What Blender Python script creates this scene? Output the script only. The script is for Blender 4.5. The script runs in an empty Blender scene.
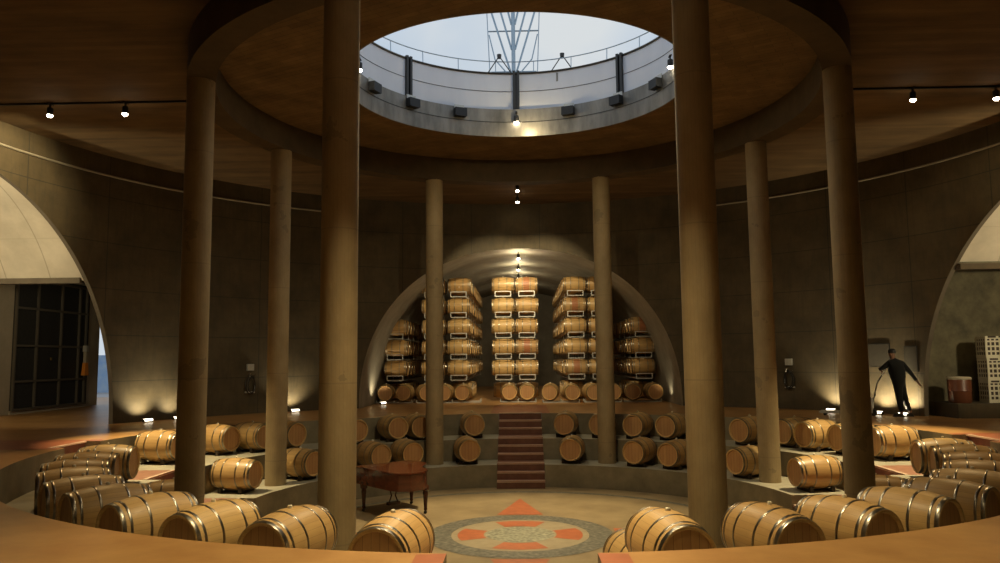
import bpy, math, random
from mathutils import Vector, Matrix
PI=math.pi; R=math.radians
sin,cos,atan2,hyp=math.sin,math.cos,math.atan2,math.hypot
random.seed(7)
sc=bpy.context.scene; col=sc.collection
H=1.62; D=15.28          # eye height, distance from the eye to the middle of the round hall

# ---------------------------------------------------------------- mesh builder
class MB:
    def __init__(s): s.v=[]; s.f=[]; s.m=[]
    def quad_grid(s,rows,mi=0,close_u=False,close_v=False,flip=False):
        n=len(s.v); nr=len(rows); nc=len(rows[0])
        for r in rows: s.v+= [tuple(p) for p in r]
        for i in range(nr if close_v else nr-1):
            for j in range(nc if close_u else nc-1):
                a=n+i*nc+j; b=n+i*nc+(j+1)%nc; i2=(i+1)%nr
                c=n+i2*nc+(j+1)%nc; d=n+i2*nc+j
                s.f.append((a,d,c,b) if flip else (a,b,c,d)); s.m.append(mi)
        return s
    def poly(s,pts,mi=0):
        n=len(s.v); s.v+=[tuple(p) for p in pts]; s.f.append(tuple(range(n,n+len(pts)))); s.m.append(mi); return s
    def box(s,c,d,mi=0,rot=None,taper=1.0):
        x,y,z=[k/2 for k in d]; n=len(s.v); c=Vector(c)
        for k,(a,b,e) in enumerate([(-x,-y,-z),(x,-y,-z),(x,y,-z),(-x,y,-z),(-x,-y,z),(x,-y,z),(x,y,z),(-x,y,z)]):
            if k>3: a*=taper; b*=taper
            p=Vector((a,b,e))
            if rot is not None: p=rot@p
            s.v.append(tuple(p+c))
        for q in [(0,3,2,1),(4,5,6,7),(0,1,5,4),(1,2,6,5),(2,3,7,6),(3,0,4,7)]:
            s.f.append(tuple(n+i for i in q)); s.m.append(mi)
        return s
    def tube(s,pts,r,seg=8,mi=0,cap=True,closed=False):
        pts=[Vector(p) for p in pts]; rs=r if isinstance(r,(list,tuple)) else [r]*len(pts)
        rows=[]; up=None; N=len(pts)
        for i,p in enumerate(pts):
            if closed: t=(pts[(i+1)%N]-pts[i-1])
            else: t=(pts[min(i+1,N-1)]-pts[max(i-1,0)])
            t.normalize()
            if up is None:
                up=Vector((0,0,1)) if abs(t.z)<.9 else Vector((1,0,0))
            a=t.cross(up); a.normalize(); b=a.cross(t); up=b
            rows.append([p+(a*cos(2*PI*k/seg)+b*sin(2*PI*k/seg))*rs[i] for k in range(seg)])
        n=len(s.v); s.quad_grid(rows,mi,close_u=True,close_v=closed,flip=True)
        if cap and not closed:
            s.f.append(tuple(n+k for k in range(seg))); s.m.append(mi)
            m=n+(N-1)*seg; s.f.append(tuple(m+k for k in reversed(range(seg)))); s.m.append(mi)
        return s
    def lathe(s,prof,seg=32,mi=0,M=None,closed=False):
        # profile of (radius, height) about local Z, moved by M
        rows=[]
        for r,z in prof:
            row=[Vector((r*cos(2*PI*k/seg),r*sin(2*PI*k/seg),z)) for k in range(seg)]
            if M is not None: row=[M@p for p in row]
            rows.append(row)
        s.quad_grid(rows,mi,close_u=True,close_v=closed); return s
    def build(s,name,mats,parent=None,smooth=30,loc=None):
        me=bpy.data.meshes.new(name); me.from_pydata(s.v,[],s.f)
        if not isinstance(mats,(list,tuple)): mats=[mats]
        for m in mats: me.materials.append(m)
        for p,mi in zip(me.polygons,s.m): p.material_index=mi
        if smooth:
            me.polygons.foreach_set('use_smooth',[True]*len(me.polygons))
            me.update(); me.set_sharp_from_angle(angle=R(smooth))
        me.update(); me.validate()
        o=bpy.data.objects.new(name,me); col.objects.link(o)
        if parent is not None: o.parent=parent
        if loc: o.location=loc
        return o
def tag(o,label=None,cat=None,group=None,kind=None):
    if label: o['label']=label
    if cat: o['category']=cat
    if group: o['group']=group
    if kind: o['kind']=kind
    return o
def empty(name,loc=(0,0,0),rz=0,rot=None):
    o=bpy.data.objects.new(name,None); col.objects.link(o); o.location=loc
    o.rotation_euler=rot if rot else (0,0,rz); o.empty_display_size=.1
    return o
def kids(o): return KIDS.get(o.name,[])
def copy_tree(o,parent=None):
    c=o.copy(); col.objects.link(c)
    if parent is not None: c.parent=parent
    for ch in list(o.children): copy_tree(ch,c)
    return c
def pol(r,a,z=0): return Vector((r*sin(R(a)),r*cos(R(a)),z))   # azimuth 0 = away from the camera, + = right

# ---------------------------------------------------------------- materials
def mat(name,base,rough=.6,metal=0,spec=.5,vary=None,scale=4,detail=6,bump=0,bscale=40,vec='Object',stretch=(1,1,1),emit=None,estr=0,extra=None,coat=0):
    m=bpy.data.materials.new(name); m.use_nodes=True; nt=m.node_tree; nt['kind_name']=name; N=nt.nodes; L=nt.links
    b=N['Principled BSDF']; b.inputs['Roughness'].default_value=rough; b.inputs['Metallic'].default_value=metal
    b.inputs['Specular IOR Level'].default_value=spec; b.inputs['Base Color'].default_value=(*base,1)
    b.inputs['Coat Weight'].default_value=coat
    if emit: b.inputs['Emission Color'].default_value=(*emit,1); b.inputs['Emission Strength'].default_value=estr
    tc=N.new('ShaderNodeTexCoord'); mp=N.new('ShaderNodeMapping'); mp.inputs['Scale'].default_value=stretch
    L.new(tc.outputs[vec],mp.inputs['Vector'])
    c=None
    if vary:
        n=N.new('ShaderNodeTexNoise'); n.inputs['Scale'].default_value=scale; n.inputs['Detail'].default_value=detail; n.inputs['Roughness'].default_value=.62
        L.new(mp.outputs[0],n.inputs['Vector'])
        cr=N.new('ShaderNodeValToRGB'); cr.color_ramp.elements[0].position=.32; cr.color_ramp.elements[1].position=.68
        cr.color_ramp.elements[0].color=(*vary,1); cr.color_ramp.elements[1].color=(*base,1)
        L.new(n.outputs['Fac'],cr.inputs[0]); c=cr.outputs[0]
    if extra: c=extra(nt,tc,mp,c,b)
    if c is not None: L.new(c,b.inputs['Base Color'])
    if bump:
        n2=N.new('ShaderNodeTexNoise'); n2.inputs['Scale'].default_value=bscale; n2.inputs['Detail'].default_value=5
        L.new(mp.outputs[0],n2.inputs['Vector'])
        bp=N.new('ShaderNodeBump'); bp.inputs['Strength'].default_value=bump; bp.inputs['Distance'].default_value=.02
        L.new(n2.outputs['Fac'],bp.inputs['Height']); L.new(bp.outputs[0],b.inputs['Normal'])
    return m
def mth(nt,op,a,b=None,c=None):
    n=nt.nodes.new('ShaderNodeMath'); n.operation=op
    for i,x in enumerate((a,b,c)):
        if x is None: continue
        if isinstance(x,(int,float)): n.inputs[i].default_value=x
        else: nt.links.new(x,n.inputs[i])
    return n.outputs[0]
def mixc(nt,f,a,b,mode='MIX'):
    n=nt.nodes.new('ShaderNodeMix'); n.data_type='RGBA'; n.blend_type=mode
    for i,x in ((0,f),(6,a),(7,b)):
        if isinstance(x,(int,float)): n.inputs[i].default_value=x
        elif isinstance(x,tuple): n.inputs[i].default_value=(*x,1)
        else: nt.links.new(x,n.inputs[i])
    return n.outputs[2]
def sep(nt,v):
    n=nt.nodes.new('ShaderNodeSeparateXYZ'); nt.links.new(v,n.inputs[0]); return n.outputs
def lines(nt,val,pitch,width):     # 1 on thin joint lines every `pitch`
    f=mth(nt,'FRACT',mth(nt,'DIVIDE',val,pitch)); return mth(nt,'LESS_THAN',f,width/pitch)
def board_rows(axis,pitch,dark,amount=.5,joint=.012):
    # board-marked concrete: every board its own tone, thin dark joints
    def ex(nt,tc,mp,c,b):
        s=sep(nt,tc.outputs['Object']); v=s[axis]
        idn=mth(nt,'FLOOR',mth(nt,'DIVIDE',v,pitch))
        w=nt.nodes.new('ShaderNodeTexWhiteNoise'); w.noise_dimensions='1D'; nt.links.new(idn,w.inputs['W'])
        t=mth(nt,'MULTIPLY_ADD',w.outputs[0],amount,1-amount)
        cc=nt.nodes.new('ShaderNodeCombineXYZ')
        for i in range(3): nt.links.new(t,cc.inputs[i])
        c=mixc(nt,1.0,c,cc.outputs[0],'MULTIPLY')
        return mixc(nt,mth(nt,'MULTIPLY',lines(nt,v,pitch,joint),.75),c,dark)
    return ex
def wall_joints(nt,tc,mp,c,b):
    s=sep(nt,tc.outputs['Object'])
    ang=mth(nt,'ARCTAN2',s[0],s[1])
    l1=lines(nt,mth(nt,'ADD',s[2],.12),1.22,.022); l2=lines(nt,mth(nt,'ADD',ang,10.03),.206,.0022)
    l3=lines(nt,s[2],.153,.006)
    c=mixc(nt,mth(nt,'MULTIPLY',l3,.22),c,(.04,.035,.025))
    # board id tone
    idn=mth(nt,'FLOOR',mth(nt,'DIVIDE',s[2],.153)); w=nt.nodes.new('ShaderNodeTexWhiteNoise'); w.noise_dimensions='1D'; nt.links.new(idn,w.inputs['W'])
    c=mixc(nt,mth(nt,'MULTIPLY',w.outputs[0],.18),c,(.07,.06,.045))
    # drips and stains hanging down the wall
    n=nt.nodes.new('ShaderNodeTexNoise'); m2=nt.nodes.new('ShaderNodeMapping'); m2.inputs['Scale'].default_value=(2.2,2.2,.25)
    nt.links.new(tc.outputs['Object'],m2.inputs['Vector']); nt.links.new(m2.outputs[0],n.inputs['Vector']); n.inputs['Detail'].default_value=7
    st=mth(nt,'GREATER_THAN',n.outputs['Fac'],.56)
    c=mixc(nt,mth(nt,'MULTIPLY',st,.22),c,(.05,.043,.03))
    return mixc(nt,mth(nt,'MULTIPLY',mth(nt,'MAXIMUM',l1,l2),.7),c,(.03,.026,.02))
def column_marks(nt,tc,mp,c,b):
    s=sep(nt,tc.outputs['Object'])
    ang=mth(nt,'ARCTAN2',s[0],s[1])
    l1=lines(nt,mth(nt,'ADD',ang,10),.209,.02); l2=lines(nt,mth(nt,'ADD',s[2],5.3),1.95,.02)
    n=nt.nodes.new('ShaderNodeTexNoise'); n.inputs['Scale'].default_value=1.7; n.inputs['Detail'].default_value=8
    oi=nt.nodes.new('ShaderNodeObjectInfo'); va=nt.nodes.new('ShaderNodeVectorMath'); va.operation='ADD'
    cb=nt.nodes.new('ShaderNodeCombineXYZ')
    for i in range(3): nt.links.new(mth(nt,'MULTIPLY',oi.outputs['Random'],37.0),cb.inputs[i])
    nt.links.new(tc.outputs['Object'],va.inputs[0]); nt.links.new(cb.outputs[0],va.inputs[1]); nt.links.new(va.outputs[0],n.inputs['Vector'])
    st=mth(nt,'GREATER_THAN',n.outputs['Fac'],.66)
    c=mixc(nt,mth(nt,'MULTIPLY',st,.35),c,(.1,.08,.05))
    return mixc(nt,mth(nt,'MULTIPLY',mth(nt,'MAXIMUM',mth(nt,'MULTIPLY',l1,.5),mth(nt,'MULTIPLY',l2,.6)),.4),c,(.1,.08,.055))
M={}
M['wall']=mat('board_marked_concrete_wall',(.12,.09,.047),.8,vary=(.066,.049,.025),scale=1.3,detail=9,bump=.25,bscale=9,extra=wall_joints)
M['column']=mat('column_concrete',(.34,.255,.135),.75,vary=(.24,.175,.088),scale=2.2,detail=10,bump=.25,bscale=18,extra=column_marks,stretch=(1,1,.6))
M['ceil']=mat('board_marked_ceiling_concrete',(.23,.145,.062),.85,vary=(.12,.073,.031),scale=1.1,detail=9,bump=.2,bscale=12,extra=board_rows(1,.16,(.10,.075,.045),.22,.008),stretch=(.5,1.6,1))
def disc_boards(nt,tc,mp,c,b):
    br=nt.nodes.new('ShaderNodeTexBrick'); br.inputs['Scale'].default_value=1.0
    br.inputs['Brick Width'].default_value=.62; br.inputs['Row Height'].default_value=.13; br.inputs['Mortar Size'].default_value=.006
    br.inputs['Color1'].default_value=(1,1,1,1); br.inputs['Color2'].default_value=(.78,.77,.76,1); br.inputs['Mortar'].default_value=(.55,.54,.52,1)
    rm=nt.nodes.new('ShaderNodeMapping'); rm.inputs['Rotation'].default_value=(0,0,R(28)); nt.links.new(tc.outputs['Object'],rm.inputs['Vector'])
    nt.links.new(rm.outputs[0],br.inputs['Vector'])
    return mixc(nt,1.0,c,br.outputs[0],'MULTIPLY')
M['disc']=mat('disc_soffit_concrete',(.24,.155,.07),.82,vary=(.13,.083,.036),scale=1.4,detail=9,bump=.2,bscale=12,extra=disc_boards)
M['beam']=mat('ring_beam_concrete',(.10,.068,.034),.8,vary=(.062,.042,.021),scale=2,detail=8,bump=.2)
def vault_joints(nt,tc,mp,c,b):
    s=sep(nt,tc.outputs['Object'])
    ax=mth(nt,'ADD',s[0],50) if 'smooth' in nt['kind_name'] else mth(nt,'ADD',s[1],50)
    l=mth(nt,'MAXIMUM',lines(nt,ax,1.15,.03),mth(nt,'MULTIPLY',lines(nt,s[2],2.35,.02),.3))
    return mixc(nt,mth(nt,'MULTIPLY',l,.5),c,(.2,.17,.12))
M['darkconc']=mat('unlit_jamb_concrete',(.13,.105,.07),.85,vary=(.09,.07,.05),scale=2,detail=8)  # shade on the side arch soffits put into the concrete colour
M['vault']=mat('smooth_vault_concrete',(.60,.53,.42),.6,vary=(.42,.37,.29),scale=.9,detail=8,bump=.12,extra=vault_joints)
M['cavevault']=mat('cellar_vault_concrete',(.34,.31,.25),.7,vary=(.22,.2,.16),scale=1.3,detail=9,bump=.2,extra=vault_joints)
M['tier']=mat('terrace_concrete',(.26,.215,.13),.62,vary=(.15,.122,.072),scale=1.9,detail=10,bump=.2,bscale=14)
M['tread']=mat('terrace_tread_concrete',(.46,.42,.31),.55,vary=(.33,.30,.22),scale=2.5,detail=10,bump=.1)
M['terracotta']=mat('polished_ochre_floor',(.54,.30,.11),.34,vary=(.40,.20,.068),scale=1.6,detail=9,bump=.04,bscale=30,spec=.4)
M['redfloor']=mat('red_floor_band',(.46,.15,.07),.36,vary=(.34,.11,.05),scale=2.5,detail=8,spec=.4)
M['pit']=mat('tan_stone_pit_floor',(.44,.325,.175),.42,vary=(.28,.20,.105),scale=1.1,detail=9,bump=.06,spec=.4)
def tess(nt,tc,mp,c,b):
    vo=nt.nodes.new('ShaderNodeTexVoronoi'); vo.inputs['Scale'].default_value=13; nt.links.new(tc.outputs['Object'],vo.inputs['Vector'])
    return mixc(nt,.55,c,vo.outputs['Distance'],'OVERLAY')
M['greymosaic']=mat('grey_green_mosaic_stone',(.22,.20,.15),.45,vary=(.12,.112,.085),scale=9,detail=4,extra=tess)
M['palemosaic']=mat('pale_green_mosaic_stone',(.40,.38,.26),.45,vary=(.24,.23,.16),scale=9,detail=4,extra=tess)
M['creammosaic']=mat('cream_mosaic_stone',(.46,.37,.23),.42,vary=(.36,.28,.17),scale=4,detail=5)
M['redmosaic']=mat('terracotta_mosaic_stone',(.58,.17,.06),.4,vary=(.45,.12,.045),scale=6,detail=5)
M['stair_red']=mat('red_brick_stair_tile',(.20,.085,.05),.5,vary=(.14,.055,.033),scale=6,detail=6)
M['nosing']=mat('pale_stair_nosing',(.74,.54,.40),.45,vary=(.62,.44,.32),scale=8)
M['tread_red']=mat('red_stair_tread',(.40,.20,.13),.45,vary=(.30,.14,.09),scale=6)
M['white_panel']=mat('pale_grey_sheet_panel',(.76,.77,.80),.38,vary=(.68,.69,.73),scale=1.5,metal=.0,stretch=(1,1,.2))
M['drum_band']=mat('bare_galvanised_band',(.30,.28,.24),.42,vary=(.13,.12,.10),scale=3,metal=.25,detail=8,stretch=(1,1,.3))
M['dark_steel']=mat('dark_painted_steel',(.05,.048,.045),.4,metal=.6)
M['black']=mat('matt_black_paint',(.012,.012,.012),.5)
M['steel']=mat('galvanised_rack_steel',(.62,.61,.56),.45,metal=.35,vary=(.5,.49,.45),scale=20)
M['blue_steel']=mat('pale_blue_truss_steel',(.40,.50,.58),.4,metal=.3)
M['hoop']=mat('galvanised_hoop',(.36,.33,.28),.3,metal=1,vary=(.20,.175,.14),scale=9,detail=4)
M['lens']=mat('lit_lamp_lens',(1,.9,.7),.4,emit=(1,.86,.62),estr=40)
M['lens_soft']=mat('lit_strip_lens',(1,.9,.7),.4,emit=(1,.88,.66),estr=5)
M['conduit']=mat('pale_metal_conduit',(.42,.38,.30),.4,metal=.3)
def staves(stain):
    def ex(nt,tc,mp,c,b):
        s=sep(nt,tc.outputs['Object'])
        ang=mth(nt,'ADD',mth(nt,'ARCTAN2',s[1],s[2]),10)
        w=nt.nodes.new('ShaderNodeTexWhiteNoise'); w.noise_dimensions='2D'
        oi=nt.nodes.new('ShaderNodeObjectInfo'); cb=nt.nodes.new('ShaderNodeCombineXYZ')
        nt.links.new(mth(nt,'FLOOR',mth(nt,'DIVIDE',ang,.2094)),cb.inputs[0]); nt.links.new(oi.outputs['Random'],cb.inputs[1])
        nt.links.new(cb.outputs[0],w.inputs['Vector'])
        c=mixc(nt,mth(nt,'MULTIPLY',w.outputs[0],.38),c,(.44,.27,.11))
        c=mixc(nt,mth(nt,'MULTIPLY',oi.outputs['Random'],.42),c,(.36,.18,.06))
        if stain:
            ab=mth(nt,'ABSOLUTE',s[0]); n=nt.nodes.new('ShaderNodeTexNoise'); n.inputs['Scale'].default_value=7; nt.links.new(tc.outputs['Object'],n.inputs['Vector'])
            f=mth(nt,'LESS_THAN',mth(nt,'ADD',ab,mth(nt,'MULTIPLY',n.outputs['Fac'],.06)),.15)
            c=mixc(nt,mth(nt,'MULTIPLY',f,.6),c,(.32,.06,.035))
        return mixc(nt,mth(nt,'MULTIPLY',lines(nt,ang,.2094,.010),.45),c,(.16,.09,.035))
    return ex
M['oak']=mat('pale_oak_staves',(.68,.455,.19),.42,vary=(.57,.36,.135),scale=5,detail=8,stretch=(.35,3,3),extra=staves(False),spec=.35)
M['oak_wine']=mat('oak_staves_with_wine_stain',(.57,.38,.17),.42,vary=(.47,.29,.12),scale=5,detail=8,stretch=(.35,3,3),extra=staves(True),spec=.35)
def headboards(nt,tc,mp,c,b):
    s=sep(nt,tc.outputs['Object']); v=mth(nt,'ADD',s[1],10)
    w=nt.nodes.new('ShaderNodeTexWhiteNoise'); w.noise_dimensions='2D'; oi=nt.nodes.new('ShaderNodeObjectInfo'); cb=nt.nodes.new('ShaderNodeCombineXYZ')
    nt.links.new(mth(nt,'FLOOR',mth(nt,'DIVIDE',v,.085)),cb.inputs[0]); nt.links.new(oi.outputs['Random'],cb.inputs[1]); nt.links.new(cb.outputs[0],w.inputs['Vector'])
    c=mixc(nt,mth(nt,'MULTIPLY',w.outputs[0],.5),c,(.34,.15,.06))
    return mixc(nt,mth(nt,'MULTIPLY',lines(nt,v,.085,.005),.7),c,(.1,.05,.02))
M['head']=mat('oak_barrel_head',(.50,.28,.11),.5,vary=(.40,.21,.08),scale=5,detail=7,stretch=(3,3,.4),extra=headboards)
M['chime']=mat('dark_chime_wood',(.22,.12,.055),.6,vary=(.15,.08,.035),scale=8)
M['bung']=mat('pale_silicone_bung',(.75,.68,.52),.5)
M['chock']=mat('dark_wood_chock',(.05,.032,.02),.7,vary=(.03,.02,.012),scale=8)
M['piano']=mat('polished_mahogany',(.15,.038,.016),.18,vary=(.085,.02,.009),scale=3,detail=8,stretch=(.4,3,3),spec=.6,coat=.5)
M['piano_leg']=mat('dark_mahogany_leg',(.07,.02,.01),.25,vary=(.045,.014,.008),scale=4)
M['brass']=mat('brass',(.65,.45,.16),.3,metal=1)
M['ivory']=mat('ivory_keys',(.75,.70,.58),.35)
M['skin']=mat('skin',(.20,.10,.06),.55)
M['cloth']=mat('dark_cotton_shirt',(.006,.006,.006),.95)
M['denim']=mat('dark_work_trousers',(.006,.006,.006),.95)
M['hair']=mat('black_hair',(.01,.008,.006),.6)
M['crate']=mat('white_plastic_harvest_crate',(.55,.52,.40),.5,vary=(.60,.56,.42),scale=6)
M['orange_plastic']=mat('orange_brown_plastic',(.16,.055,.025),.4,vary=(.11,.035,.015),scale=3)
M['tag_orange']=mat('orange_plastic_cover',(.85,.30,.04),.45)
M['paper']=mat('printed_paper_sheet',(.06,.05,.036),.85,vary=(.048,.04,.028),scale=9)
M['gatefill']=mat('dark_meshed_gate_panel',(.035,.033,.030),.6,vary=(.02,.02,.018),scale=14)
M['gateframe']=mat('grey_gate_frame',(.15,.13,.10),.5,metal=.3)
M['plaster']=mat('beige_plaster',(.50,.43,.32),.7,vary=(.42,.36,.26),scale=2,detail=8)
M['darkwall']=mat('mottled_olive_wall',(.17,.145,.08),.8,vary=(.07,.06,.035),scale=2.2,detail=10)
M['gravel']=mat('pale_outdoor_gravel',(.45,.42,.40),.8,vary=(.33,.31,.30),scale=20)
M['bluewall']=mat('blue_painted_outdoor_wall',(.25,.40,.62),.6,vary=(.42,.52,.62),scale=3)
M['leaf']=mat('leaves',(.07,.14,.05),.6,vary=(.04,.09,.03),scale=8)

# ---------------------------------------------------------------- plan functions
def smooth(t): t=max(0,min(1,t)); return t*t*(3-2*t)
def norm(a): return abs((a+180)%360-180)
def ru(a): return 7.62+1.08*smooth((norm(a)-34)/38)          # edge of the upper floor
def rt(a): return 6.38+.45*smooth((norm(a)-35)/30)           # edge of the upper terrace
def rp(a): return 5.34+.12*smooth((norm(a)-20)/40)            # edge of the lower terrace / pit wall
Z1,Z2,Z3=-.60,-1.17,-1.75
def rec(a): return .75 if a==180 else .28                      # how far the stairs cut back into the floor
RW=11.8; RO=12.0; ZC=7.1; NW=.63

# ---------------------------------------------------------------- floors and terraces
def floor_ring():
    mb=MB()
    for q in range(4):
        a0=q*90
        rows=[]; n=40
        for i in range(n+1):
            row=[]
            for k in range(7):
                t=k/6; rr_guess=ru(a0+90*i/n)+(RW-ru(a0+90*i/n))*t
                # notch for the stairs: end lines run parallel to the axis
                am=math.degrees(math.asin(NW/rr_guess))
                a=a0+am+(90-2*am)*i/n
                rr=ru(a)+(RW+.1-ru(a))*t
                row.append(pol(rr,a,0))
            rows.append(row)
        mb.quad_grid(rows,0,flip=False)
        # floor strip on the axis behind each notch
        e=ru(a0)+rec(a0); d=Vector((sin(R(a0)),cos(R(a0)),0)); s=Vector((d.y,-d.x,0))
        mb.poly([d*e-s*NW,d*e+s*NW,d*(RW+.1)+s*NW,d*(RW+.1)-s*NW],0)
    return mb
f=floor_ring().build('floor',M['terracotta'],smooth=0); tag(f,'ochre polished concrete floor ring around the sunken round pit','floor',kind='structure')
def chk_up(o):
    me=o.data
    for p in me.polygons:
        if p.normal.z<0: p.flip()
    me.update()
chk_up(f)
# floors running on into the vaults
mb=MB()
for (x0,x1,y0,y1) in [(-5.6,5.6,10.2,32),(-24,-10.2,-6,20.5),(10.2,24,-6,8),(-5.6,5.6,-22,-10.2)]:
    mb.poly([(x0,y0,-.012),(x1,y0,-.012),(x1,y1,-.012),(x0,y1,-.012)])
tag(mb.build('floor_vaults',M['terracotta'],smooth=0),'floor of the vaults opening off the round hall','floor',kind='structure')
# red bands on the floor along the four axes
mb=MB()
for a0 in (0,90,180,270):
    d=Vector((sin(R(a0)),cos(R(a0)),0)); s=Vector((d.y,-d.x,0)); up=Vector((0,0,.004))
    for sg in (-1,1):
        e0=ru(a0)
        mb.poly([d*e0+s*sg*NW+up,d*(e0+.02)+s*sg*.88+up,d*11.6+s*sg*.88+up,d*11.6+s*sg*.0+up,d*(e0+rec(a0))+s*sg*0+up,d*(e0+rec(a0))+s*sg*NW+up])
b_=mb.build('floor_band',M['redfloor'],smooth=0); chk_up(b_); tag(b_,'red inlay bands in the floor leading to the stairs','floor band',kind='structure')
# solid terraces, one per quarter and level
def terrace(a0,rin,rout,zt,zb,name,label):
    mb=MB(); n=36
    prof=[(0,zb),(0,zt),(1,zt),(1,zb)]
    rows=[]
    for i in range(n+1):
        row=[]
        for (t,z) in prof:
            a=a0+90*i/n; rr=(rin(a) if t==0 else rout(a))
            am=math.degrees(math.asin(NW/rr)); a=a0+am+(90-2*am)*i/n
            rr=rin(a) if t==0 else rout(a)
            row.append(pol(rr,a,z))
        rows.append(row)
    mb.quad_grid(rows,0,close_u=True,flip=True)
    for f_ in range(len(mb.f)):
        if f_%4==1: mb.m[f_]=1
    mb.poly(rows[0],0); mb.poly(list(reversed(rows[-1])),0)
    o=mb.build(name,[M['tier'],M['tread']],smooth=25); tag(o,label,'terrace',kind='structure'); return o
qn={0:'far right',90:'near right',180:'near left',270:'far left'}
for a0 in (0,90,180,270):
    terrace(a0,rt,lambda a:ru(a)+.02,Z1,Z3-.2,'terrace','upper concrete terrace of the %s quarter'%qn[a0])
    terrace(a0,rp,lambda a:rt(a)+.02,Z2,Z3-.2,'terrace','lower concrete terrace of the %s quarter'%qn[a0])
    # retaining wall under the floor edge
    mb=MB(); rows=[]
    for i in range(37):
        row=[]
        for (dr,z) in [(0,Z1-.1),(0,-.0),(.35,-.004),(.35,Z1-.1)]:
            a=a0+90*i/36; rr=ru(a)+dr; am=math.degrees(math.asin(NW/rr)); a=a0+am+(90-2*am)*i/36
            row.append(pol(ru(a)+dr,a,z))
        rows.append(row)
    mb.quad_grid(rows,0,close_u=True,flip=True); mb.poly(rows[0]); mb.poly(list(reversed(rows[-1])))
    tag(mb.build('wall_retaining',M['tier'],smooth=25),'concrete retaining wall of the %s floor edge'%qn[a0],'wall',kind='structure')
# packed earth under the whole hall
mb=MB(); mb.poly([(-30,-30,-2.3),(30,-30,-2.3),(30,40,-2.3),(-30,40,-2.3)]); tag(mb.build('ground_base',M['darkconc'],smooth=0),'dark ground under the hall','ground',kind='structure')
# pit floor
mb=MB(); mb.poly([pol(6.2,a,Z3) for a in range(359,-1,-3)]); o=mb.build('floor_pit',M['pit'],smooth=0); chk_up(o); tag(o,'tan stone floor of the sunken pit','floor',kind='structure')
# mosaic: grey ring, cream field, orange segments, red pointers
mb=MB(); mc=Vector((-.03,-.12,0))
def sector(r0,r1,a0,a1,z,mi,seg=24):
    inner=[mc+pol(r0,a0+(a1-a0)*i/seg,Z3+z) for i in range(seg+1)]
    outer=[mc+pol(r1,a0+(a1-a0)*i/seg,Z3+z) for i in range(seg+1)]
    mb.quad_grid([inner,outer],mi)
sector(.0,1.32,0,360,.003,2,72); sector(1.32,1.80,0,360,.005,0,96); sector(0,.66,0,360,.006,1,48)
for a in (0,90,180,270): sector(.70,1.2,a-25,a+25,.006,3,12)
for a in (0,90,180,270):
    d=pol(1,a); s=Vector((d.y,-d.x,0)); u=Vector((0,0,Z3+.006))
    mb.poly([mc+d*1.84-s*.5+u,mc+d*1.84+s*.5+u,mc+d*3.75+u],3)
sector(4.62,4.78,-58,58,.004,0,60); sector(4.62,4.78,122,238,.004,0,60)
o=mb.build('floor_mosaic',[M['greymosaic'],M['palemosaic'],M['creammosaic'],M['redmosaic']],smooth=0); chk_up(o)
tag(o,'round compass mosaic of grey, cream and red stone in the pit floor','mosaic',kind='structure')

# four stairs, 9 risers each
def stair(a0,label):
    st=empty('staircase',(0,0,0)); tag(st,label,'stairs','red stairs down to the pit')
    d=pol(1,a0); s=Vector((d.y,-d.x,0))
    rot=Matrix((s,d,Vector((0,0,1)))).transposed()
    levels=[(ru(a0),0,Z1),(rt(a0),Z1,Z2),(rp(a0),Z2,Z3)]
    for li,(re,zt,zb) in enumerate(levels):
        h=(zt-zb)/3
        nxt=levels[li+1][0]+.28 if li<2 else None
        for k in range(3):
            # tread below riser k
            rf=re+(rec(a0) if li==0 else .28)-.28*k            # riser face radius
            z=zt-h*(k+1)
            if k<2: r_in=rf-.28
            elif nxt: r_in=nxt
            else: continue
            rb=rf+.3
            m1=MB(); m1.box(d*((rb+r_in)/2+.0)+Vector((0,0,(z-.02+Z3-.1)/2)),(NW*2-.01,rb-r_in,(z-.02)-(Z3-.1)),0,rot)
            sp=m1.build('step',M['stair_red'],st,smooth=0)
            m2=MB(); m2.box(d*((rf+r_in)/2-.008)+Vector((0,0,z-.01)),(NW*2-.006,rf-r_in+.016,.022),0,rot)
            m2.build('tread',M['tread_red'],sp,smooth=0)
            m3=MB(); m3.box(d*(r_in+.02)+Vector((0,0,z-.012)),(NW*2-.004,.07,.04),0,rot)
            m3.build('nosing',M['nosing'],sp,smooth=0)
    # uppermost nosing
    m3=MB(); m3.box(d*(ru(a0)+rec(a0)+.01)+Vector((0,0,-.008)),(NW*2-.004,.06,.03),0,rot); m3.build('nosing',M['nosing'],st,smooth=0)
    m1=MB(); m1.box(d*(ru(a0)+rec(a0)+.14)+Vector((0,0,-1)),(NW*2-.01,.24,1.96),0,rot); m1.build('riser_block',M['stair_red'],st,smooth=0)
    return st
stair(0,'red tiled stairs on the far side of the pit, below the cellar arch')
stair(180,'red tiled stairs on the near side, in the gap of the near floor edge')
stair(270,'red tiled stairs on the left side of the pit')
stair(90,'red tiled stairs on the right side of the pit')

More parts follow.
